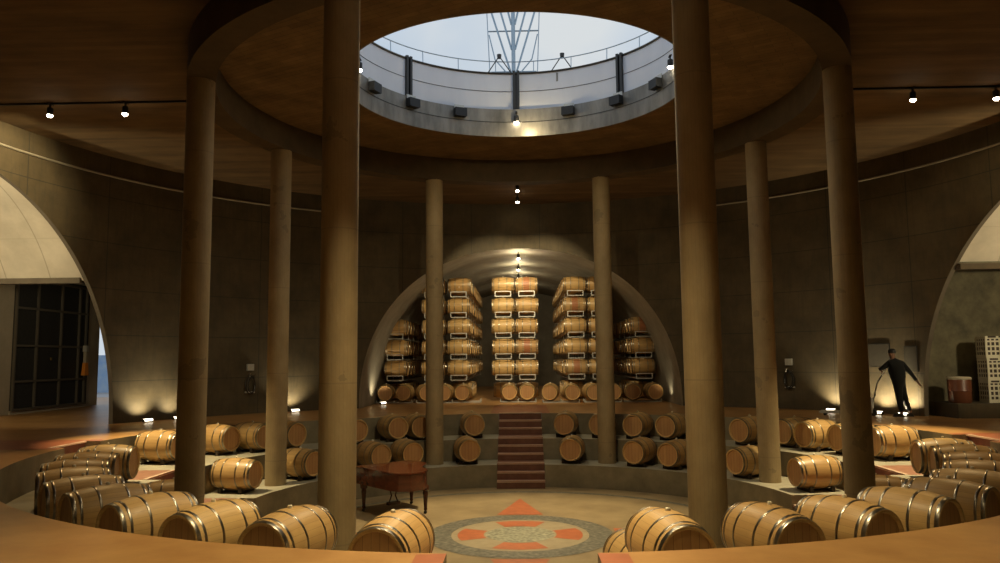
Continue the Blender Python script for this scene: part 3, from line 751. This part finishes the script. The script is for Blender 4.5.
# crates
def crate():
    o=empty('harvest_crate'); w,d,h=.62,.46,.40; S_=1.42
    # walls with slots: rails and bars
    mb=MB(); mb.box((0,0,.012),(w,d,.024)); 
    for sy in (-1,1):
        y=sy*(d/2-.012)
        for z,hh in ((.035,.05),(.125,.03),(.215,.03),(.305,.03),(.375,.05)): mb.box((0,y,z),(w,.022,hh))
        for k in range(6): mb.box((-w/2+.03+k*(w-.06)/5,y,.2),(.05 if k in (0,5) else .03,.018,.38))
    for sx in (-1,1):
        x=sx*(w/2-.012)
        for z,hh in ((.035,.05),(.125,.03),(.215,.03),(.305,.03),(.375,.05)): mb.box((x,0,z),(.022,d,hh))
        for k in range(5): mb.box((x,-d/2+.03+k*(d-.06)/4,.2),(.018,.03,.38))
    mb.build('basket',M['crate'],o,smooth=0)
    mb=MB(); mb.box((0,0,.19),(w-.06,d-.06,.33)); mb.build('inner_shade',M['chock'],o,smooth=0)  # dark core added in place of the shade inside the crate
    for sx in (-1,1):
        mb=MB(); mb.box((sx*w*.22,-d/2-.006,.385),(.2,.014,.03)); mb.build('grip',M['chock'],o,smooth=0)
    return o
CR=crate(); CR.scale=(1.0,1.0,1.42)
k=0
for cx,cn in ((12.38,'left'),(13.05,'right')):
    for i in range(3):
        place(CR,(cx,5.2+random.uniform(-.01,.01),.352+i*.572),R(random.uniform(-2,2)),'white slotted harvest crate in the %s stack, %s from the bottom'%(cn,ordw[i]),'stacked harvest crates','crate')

# ---------------------------------------------------------------- wall notices, hose points, leaning items
def on_wall(o,a,z,off=.0):
    o.location=pol(RW-off,a,z); o.rotation_euler=(0,0,-R(a))      # local -Y looks into the hall
def notice(a,z,w,h,label):
    o=empty('wall_notice'); mb=MB(); mb.box((0,-.012,0),(w,.02,h)); mb.build('sheet',M['paper'],o,smooth=0)
    mb=MB()
    for sx in (-1,1): mb.box((sx*w/2,-.012,0),(.02,.022,h+.02))
    for sz in (-1,1): mb.box((0,-.012,sz*h/2),(w+.02,.022,.02))
    mb.build('frame',M['dark_steel'],o,smooth=0); on_wall(o,a,z,.012); tag(o,label,'notice')
notice(62.1,1.5,.36,.66,'pale framed notice on the right wall to the right of the worker')
notice(57.4,1.6,.7,.62,'wide framed notice board on the right wall behind the worker')
def hose(a,label):
    o=empty('hose_point'); on_wall(o,a,1.0,.02); tag(o,label,'hose point','hose points on the wall')
    mb=MB(); mb.box((0,-.04,.42),(.20,.10,.20)); mb.build('switch_box',M['steel'],o,smooth=0)
    mb=MB(); mb.tube([(-.05,-.03,.20),(-.05,-.12,.20),(-.06,-.14,.12)],.02,8); mb.tube([(.10,-.03,.16),(.13,-.10,.16)],.018,8); mb.lathe([(0,.21),(.04,.21),(.04,.23),(0,.23)],10,M=Matrix.Translation((-.05,-.1,0))); mb.build('tap',M['hoop'],o)
    pts=[(.16*sin(2*PI*k/24)*(1),-.09-.02*cos(2*PI*k/12),-.12+.27*cos(2*PI*k/24)) for k in range(24)]
    mb=MB(); mb.tube(pts,.018,8,closed=True); pts=[(x*.72+.01,y-.04,z*.85-.02) for x,y,z in pts]; mb.tube(pts,.018,8,closed=True); mb.build('hose',M['dark_steel'],o)
    mb=MB(); mb.box((0,-.03,-.34),(.30,.06,.05)); mb.build('shelf',M['steel'],o,smooth=0)
hose(-44.9,'dark coiled hose with tap on the left wall under a small switch box')
hose(44.2,'dark coiled hose with bright tap on the right wall under a small switch box')

# ---------------------------------------------------------------- pallet truck and worker
wv=Vector((9.93,5.30,0))                      # where the worker stands
vd=Vector((wv.x,wv.y+D,0)).normalized(); vr=Vector((vd.y,-vd.x,0))
def W(u,v,w=0): return wv+vr*u+vd*w+Vector((0,0,v))
pj=empty('pallet_truck',(0,0,0)); tag(pj,'pallet truck with raised handle held by the worker','pallet truck')
rotw=Matrix((vr,vd,Vector((0,0,1)))).transposed()
for w_ in (-.2,.2):
    mb=MB(); mb.box(W(-1.35,.09,w_),(1.15,.15,.05),0,rotw); mb.box(W(-1.9,.085,w_),(.1,.12,.03),0,rotw); fk=mb.build('fork',M['steel'],pj,smooth=0)
    mb=MB(); mb.lathe([(0,-.05),(.04,-.05),(.04,.05),(0,.05)],14,M=Matrix.Translation(W(-1.8,.041,w_))@rotw.to_4x4()@Matrix.Rotation(PI/2,4,'X')); mb.build('roller',M['black'],fk)
mb=MB(); mb.box(W(-.72,.22,0),(.16,.52,.26),0,rotw); mb.tube([W(-.66,.2,0),W(-.66,.48,0)],.05,12); mb.build('chassis',M['steel'],pj,smooth=0)
for w_ in (-.07,.07):
    mb=MB(); mb.lathe([(0,-.03),(.085,-.03),(.085,.03),(0,.03)],20,M=Matrix.Translation(W(-.62,.087,w_))@rotw.to_4x4()@Matrix.Rotation(PI/2,4,'X')); mb.build('wheel',M['black'],pj)
mb=MB(); mb.tube([W(-.64,.30,0),W(-.50,.86,0),W(-.36,1.10,0)],.018,8); hd=mb.build('handle',M['dark_steel'],pj)
mb=MB(); mb.tube([W(-.36,1.10,-.14),W(-.30,1.20,-.15),W(-.28,1.24,0),W(-.30,1.20,.15),W(-.36,1.10,.14),W(-.37,1.08,0)],.016,8,closed=True); mb.build('grip',M['steel'],hd)

def skin_mesh(name,verts,edges,radii,material,parent,root=0,sub=2):
    me=bpy.data.meshes.new(name); me.from_pydata([tuple(v) for v in verts],edges,[])
    o=bpy.data.objects.new(name,me); col.objects.link(o)
    md=o.modifiers.new('s','SKIN'); 
    sv=me.skin_vertices[0].data
    for i,r in enumerate(radii):
        rr=r if isinstance(r,tuple) else (r,r); sv[i].radius=rr; sv[i].use_root=(i==root)
    sb=o.modifiers.new('ss','SUBSURF'); sb.levels=sub; sb.render_levels=sub
    dg=bpy.context.evaluated_depsgraph_get(); me2=bpy.data.meshes.new_from_object(o.evaluated_get(dg))
    bpy.data.objects.remove(o); me2.name=name
    me2.materials.clear(); me2.materials.append(material)
    me2.polygons.foreach_set('use_smooth',[True]*len(me2.polygons))
    q=bpy.data.objects.new(name,me2); col.objects.link(q); q.parent=parent; return q
ps=empty('person',(0,0,0)); tag(ps,'person in dark clothes leaning away while pulling the pallet truck handle','person')
V=[];E=[];Rr=[]
def av(p,r,pa=None):
    V.append(p); Rr.append(r)
    if pa is not None: E.append((pa,len(V)-1))
    return len(V)-1
pel=av(W(.02,.90,0),.18)
ab=av(W(.00,1.06,0),.185,pel); ch=av(W(-.03,1.26,0),.215,ab); sh=av(W(-.06,1.42,0),.15,ch); nk=av(W(-.09,1.50,0),.05,sh); hd0=av(W(-.10,1.56,0),.07,nk); hd1=av(W(-.11,1.66,0),.088,hd0); hd2=av(W(-.105,1.72,0),.07,hd1)
nz=av(W(-.205,1.635,0),.014,hd1)
def hand(pw,dirv,side,pa,curl=.5):
    # palm then five fingers of unequal length and a thumb from the palm's side
    dirv=dirv.normalized(); side=side.normalized(); nrm=dirv.cross(side).normalized()
    pm=av(pw+dirv*.045,.026,pa); kn=av(pw+dirv*.085,.026,pm)
    for k,(o_,l) in enumerate(((-.030,.068),(-.010,.080),(.010,.074),(.029,.058))):
        a1=av(pw+dirv*.095+side*o_,.0095,kn); a2=av(pw+dirv*(.095+l*.5)+side*o_*1.15+nrm*curl*.02,.009,a1); av(pw+dirv*(.095+l*.85)+side*o_*1.2+nrm*curl*.055,.008,a2)
    th=av(pw+dirv*.05-side*.038,.011,pm); t2_=av(pw+dirv*.085-side*.058+nrm*.012,.010,th); av(pw+dirv*.11-side*.060+nrm*.03,.008,t2_)
# arm to the handle (left in the picture)
s1=av(W(-.17,1.39,-.10),.078,sh); e1=av(W(-.36,1.25,-.10),.045,s1); w1=av(W(-.31,1.235,-.02)+vr*-.12,.03,e1)
hand(W(-.40,1.235,-.02),W(-.28,1.20,0)-W(-.30,1.26,-.02),vd,w1,.9)
# trailing arm (right in the picture)
s2=av(W(.10,1.37,.10),.078,sh); e2=av(W(.30,1.13,.14),.045,s2); w2=av(W(.43,.92,.10),.03,e2)
hand(W(.44,.90,.10),W(.50,.80,.08)-W(.43,.92,.10),vd,w2,.5)
# legs
h1=av(W(.00,.84,-.09),.12,pel); k1=av(W(.0,.50,-.10),.08,h1); a1=av(W(.04,.10,-.10),.05,k1); f1=av(W(.03,.045,-.10),.036,a1); av(W(-.13,.032,-.10),.03,f1)
h2=av(W(.05,.84,.09),.12,pel); k2=av(W(.12,.49,.08),.08,h2); a2_=av(W(.24,.12,.10),.042,k2); f2=av(W(.25,.06,.10),.036,a2_); av(W(.12,.032,.10),.03,f2)
skin_mesh('body',V,E,Rr,M['skin'],ps)
# clothing follows the same joints
def sub(idx,scale,name,material,root=0):
    mp={k:i for i,k in enumerate(idx)}
    skin_mesh(name,[V[k] for k in idx],[(mp[a],mp[b]) for a,b in E if a in mp and b in mp],[Rr[k]*scale+.008 for k in idx],material,ps)
sub([pel,ab,ch,sh,nk,s1,e1,w1,s2,e2,w2],1.06,'shirt',M['cloth'])
sub([pel,ab,ch,h1,k1,a1,h2,k2,a2_],1.03,'trousers',M['denim'])
for fa in (f1,f2):
    p0=V[fa]; mb=MB(); mb.box(p0+vr*-.07+Vector((0,0,0))-Vector((0,0,p0.z-.045)),(.29,.10,.088),0,rotw,.7); mb.build('shoe',M['black'],ps,smooth=40)
mb=MB(); mb.lathe([(.094,-.02),(.098,.02),(.085,.065),(.05,.092),(0,.10)],20,M=Matrix.Translation(W(-.10,1.675,0))); mb.build('hair',M['hair'],ps)
for w_ in (-.035,.035):
    mb=MB(); mb.lathe([(0,-.008),(.010,-.004),(.010,.004),(0,.008)],8,M=Matrix.Translation(W(-.188,1.66,w_))); mb.build('eye',M['black'],ps)

# ---------------------------------------------------------------- light fittings and lights
WARM=(1,.80,.44); WARM2=(1,.84,.52)
def spot(loc,target,power,size=70,blend=.6,color=WARM,rad=.06,parent=None):
    l=bpy.data.lights.new('spot_light','SPOT'); l.energy=power; l.color=color; l.spot_size=R(size); l.spot_blend=blend; l.shadow_soft_size=rad
    o=bpy.data.objects.new('spot_light',l); col.objects.link(o); o.location=loc
    o.rotation_euler=(Vector(target)-Vector(loc)).to_track_quat('-Z','Y').to_euler()
    return o
def point(loc,power,color=WARM,rad=.08):
    l=bpy.data.lights.new('point_light','POINT'); l.energy=power; l.color=color; l.shadow_soft_size=rad
    o=bpy.data.objects.new('point_light',l); col.objects.link(o); o.location=loc; return o
def can():
    o=empty('ceiling_spotlight')
    mb=MB(); mb.lathe([(.0,.02),(.055,.02),(.06,-.0),(.06,-.12),(.052,-.135),(.046,-.12),(.046,-.10)],20); mb.build('housing',M['black'],o)
    mb=MB(); mb.lathe([(.0,-.185),(.03,-.18),(.052,-.16),(.058,-.14),(.046,-.12)],20); mb.build('lens',M['lens'],o)
    mb=MB(); mb.box((0,0,.06),(.03,.03,.08)); mb.box((0,0,.105),(.05,.16,.02)); mb.build('stem',M['black'],o,smooth=0)
    return o
CAN=can()
def track(p0,p1,label):
    mb=MB(); p0=Vector(p0);p1=Vector(p1); d=(p1-p0); rot=d.normalized().to_track_quat('X','Z').to_matrix()
    mb.box((p0+p1)/2,(d.length,.045,.035),0,rot); tag(mb.build('light_track',M['black'],smooth=0),label,'track','black light tracks')
def fixture(p,target,power,label,size=80,track_z=None,blend=.7,color=WARM):
    place(CAN,(p[0],p[1],p[2]),0,label,'small lit ceiling spotlights','spotlight')
    spot((p[0],p[1],p[2]-.27),target,power,size,blend,color)
ZT=ZC-.02
track((-11.5,.3,ZT),(-6.4,.3,ZT),'black light track across the left ceiling')
track((11.5,.3,ZT),(6.4,.3,ZT),'black light track across the right ceiling')
track((0,6.4,ZT),(0,11.5,ZT),'black light track on the ceiling above the far stairs')
track((0,-6.4,ZT),(0,-11.5,ZT),'black light track on the ceiling above the viewer')
KP=1.0
fixture((-9.87,.3,6.97),(-11.8,1.7,5.9),500*KP,'lit spotlight on the left ceiling track, nearer the wall',75)
fixture((-8.26,.3,6.97),(-7.4,1.1,-.6),3600*KP,'lit spotlight on the left ceiling track, nearer the columns',44)
fixture((9.86,.3,6.97),(11.6,3.6,4.2),110*KP,'lit spotlight on the right ceiling track, nearer the wall',75)
fixture((8.17,.3,6.97),(7.4,1.1,-.6),3600*KP,'lit spotlight on the right ceiling track, nearer the columns',44)
fixture((0,8.35,6.97),(0,7.0,-.5),200*KP,'upper one of the two lit spotlights above the cellar arch',70)
fixture((0,10.1,6.97),(0,11.8,5.9),9*KP,'lower one of the two lit spotlights above the cellar arch',80)
fixture((0,-9.5,6.97),(-1.0,-8.6,0),150*KP,'lit spotlight above the near floor, out of the picture',80)
track((-2.6,-6.9,ZT),(2.6,-6.9,ZT),'black light track across the ceiling just inside the near floor edge')
fixture((-.8,-6.9,6.97),(-1.6,-7.8,-.4),1500*KP,'left lit spotlight above the near barrels, out of the picture',62)
fixture((.8,-6.9,6.97),(1.6,-7.8,-.4),1300*KP,'right lit spotlight above the near barrels, out of the picture',62)
fixture((0,-11.2,6.97),(.5,-8.5,0),200*KP,'lit spotlight above the viewer, out of the picture',80)
# lit lamps on the skylight rim
def rimlamp(a,z,r,label):
    p=pol(r,a,z); place(CAN,tuple(p),0,label,'small lit lamps on the skylight rim','lamp'); return p
rl={0:'bright small lamp on the skylight band below the middle post',-90:'bright small lamp on the left of the skylight, beside the near left column',90:'bright small lamp on the right of the skylight, beside the near right column',180:'small lamp on the near side of the skylight band'}
for a,l in rl.items():
    p=rimlamp(a if abs(a)!=90 else (-79.4 if a<0 else 76.5),7.62 if abs(a)!=90 else 7.96,3.42,l)
spot(pol(3.2,0,7.4),pol(7.6,180,-.4),700*KP,92,.6)
spot(pol(3.2,180,7.4),pol(6.4,0,-1.0),720*KP,88,.6)
spot(pol(3.2,-90,7.4),pol(7.4,84,-.6),260*KP,80,.6)
spot(pol(3.2,90,7.4),pol(7.4,-84,-.6),260*KP,80,.6)
spot(pol(3.3,0,7.5),pol(0,0,-2),3000*KP,62,.7)
point(pol(3.02,5,7.3),24,WARM,.05)
for sx in (-1,1):
    spot((sx*8.17,.3,6.70),(sx*6.9,-3.2,-.4),520*KP,52,.8,(1,.68,.30))
    spot((sx*2.3,-2.4,7.4),(sx*3.9,-7.0,-.4),420*KP,60,.6,(1,.74,.36))
# cellar vault lamps in the crown
for i,(y,pw) in enumerate(((12.75,60),(16.3,60),(19.6,50),(24.5,30))):
    place(CAN,(0,y,5.40),0,'lit lamp in the crown of the cellar vault, %s from the front'%ordw[i],'lit lamps in the cellar vault','lamp')
    point((0,y,5.15),pw*KP,WARM2,.05)
# stacks are lit from the track above the far stairs
spot((0,6.5,6.85),(-1.2,14.5,2.0),1250*KP,46,.5,WARM2)
spot((0,6.5,6.85),(1.2,14.5,2.0),1250*KP,46,.5,WARM2)
# uplights at the foot of the wall
def up():
    o=empty('wall_uplight')
    mb=MB(); mb.box((0,0,.05),(.26,.10,.07)); mb.build('housing',M['dark_steel'],o,smooth=0)
    mb=MB(); mb.box((0,-.01,.088),(.24,.075,.008)); mb.box((0,-.053,.06),(.24,.006,.05)); mb.build('lens',M['lens_soft'],o,smooth=0)
    return o
UP=up()
def uplight(a,pw,label,r=11.4,size=70):
    place(UP,tuple(pol(r,a,0)),-R(a),label,'lit uplights at the foot of the wall','uplight')
    spot(pol(r,a,.13),pol(RW+.05,a,.95),pw*1.6,118,.9,WARM2,.03)
uplight(-61.6,60,'left one of the two lit uplights at the foot of the left wall')
uplight(-57.0,45,'right one of the two lit uplights at the foot of the left wall')
uplight(-38.3,45,'lit uplight at the wall foot between the pale and the near left column')
uplight(51.2,70,'lit uplight at the wall foot left of the dark right column')
uplight(58.2,90,'lit uplight behind the left side of the worker')
uplight(61.9,90,'lit uplight behind the right side of the worker')
place(UP,(-4.95,12.6,0),R(60),'small lit uplight at the left foot of the cellar vault','lit uplights at the foot of the wall','uplight')
spot((-4.95,12.6,.15),(-5.4,12.9,2.2),60,120,.8,WARM2,.03)
spot((5.15,12.3,.15),(5.4,12.6,2.2),14,120,.8,WARM2,.03)
# side vault lamps, beyond the frame
spot((-13.0,.2,3.4),(-12.5,4.2,4.3),430*KP,120,.4,WARM2,.15); spot((13.0,.2,3.4),(12.7,4.2,4.7),520*KP,120,.4,WARM2,.15)
point((-13.0,9.0,3.4),26,WARM2,.15); 
point((0,-16.5,4.4),45,WARM,.2)

# ---------------------------------------------------------------- conduit round the wall
for (a0,a1,n_) in ((-88,-30,'left'),(30,88,'right')):
    mb=MB(); mb.tube([pol(RW-.03,a0+(a1-a0)*k/40,6.56) for k in range(41)],.028,8)
    tag(mb.build('wall_conduit',M['conduit']),'thin pale conduit running high along the %s wall'%n_,'conduit')

# ---------------------------------------------------------------- sky
w=bpy.data.worlds.new('sky'); sc.world=w; w.use_nodes=True; nt=w.node_tree
bg=nt.nodes['Background']; tc=nt.nodes.new('ShaderNodeTexCoord'); n=nt.nodes.new('ShaderNodeTexNoise'); n.inputs['Scale'].default_value=3.2; n.inputs['Detail'].default_value=4
nt.links.new(tc.outputs['Generated'],n.inputs['Vector'])
cr=nt.nodes.new('ShaderNodeValToRGB'); cr.color_ramp.elements[0].position=.38; cr.color_ramp.elements[1].position=.62
cr.color_ramp.elements[0].color=(.42,.56,.74,1); cr.color_ramp.elements[1].color=(.72,.76,.78,1)
nt.links.new(n.outputs['Fac'],cr.inputs[0]); nt.links.new(cr.outputs[0],bg.inputs['Color']); bg.inputs['Strength'].default_value=.95

# ---------------------------------------------------------------- camera
cd=bpy.data.cameras.new('camera'); cam=bpy.data.objects.new('camera',cd); col.objects.link(cam)
cd.sensor_fit='HORIZONTAL'; cd.sensor_width=36; cd.lens=768.05/1000*36; cd.clip_end=200
pitch,roll,yaw=.0996,.0101,.0242
cam.location=(0,-D,H)
cam.matrix_world=Matrix.Translation((0,-D,H))@Matrix.Rotation(yaw,4,'Z')@Matrix.Rotation(PI/2+pitch,4,'X')@Matrix.Rotation(-roll,4,'Z')
sc.camera=cam
sc.view_settings.view_transform='Standard'; sc.view_settings.look='None'; sc.view_settings.exposure=0; sc.view_settings.gamma=1; sc.view_settings.use_curve_mapping=False
try:
    sc.cycles.use_light_tree=True; sc.cycles.use_denoising=True; sc.cycles.sample_clamp_indirect=4; sc.cycles.max_bounces=6; sc.cycles.diffuse_bounces=4; sc.cycles.caustics_reflective=False
except Exception: pass
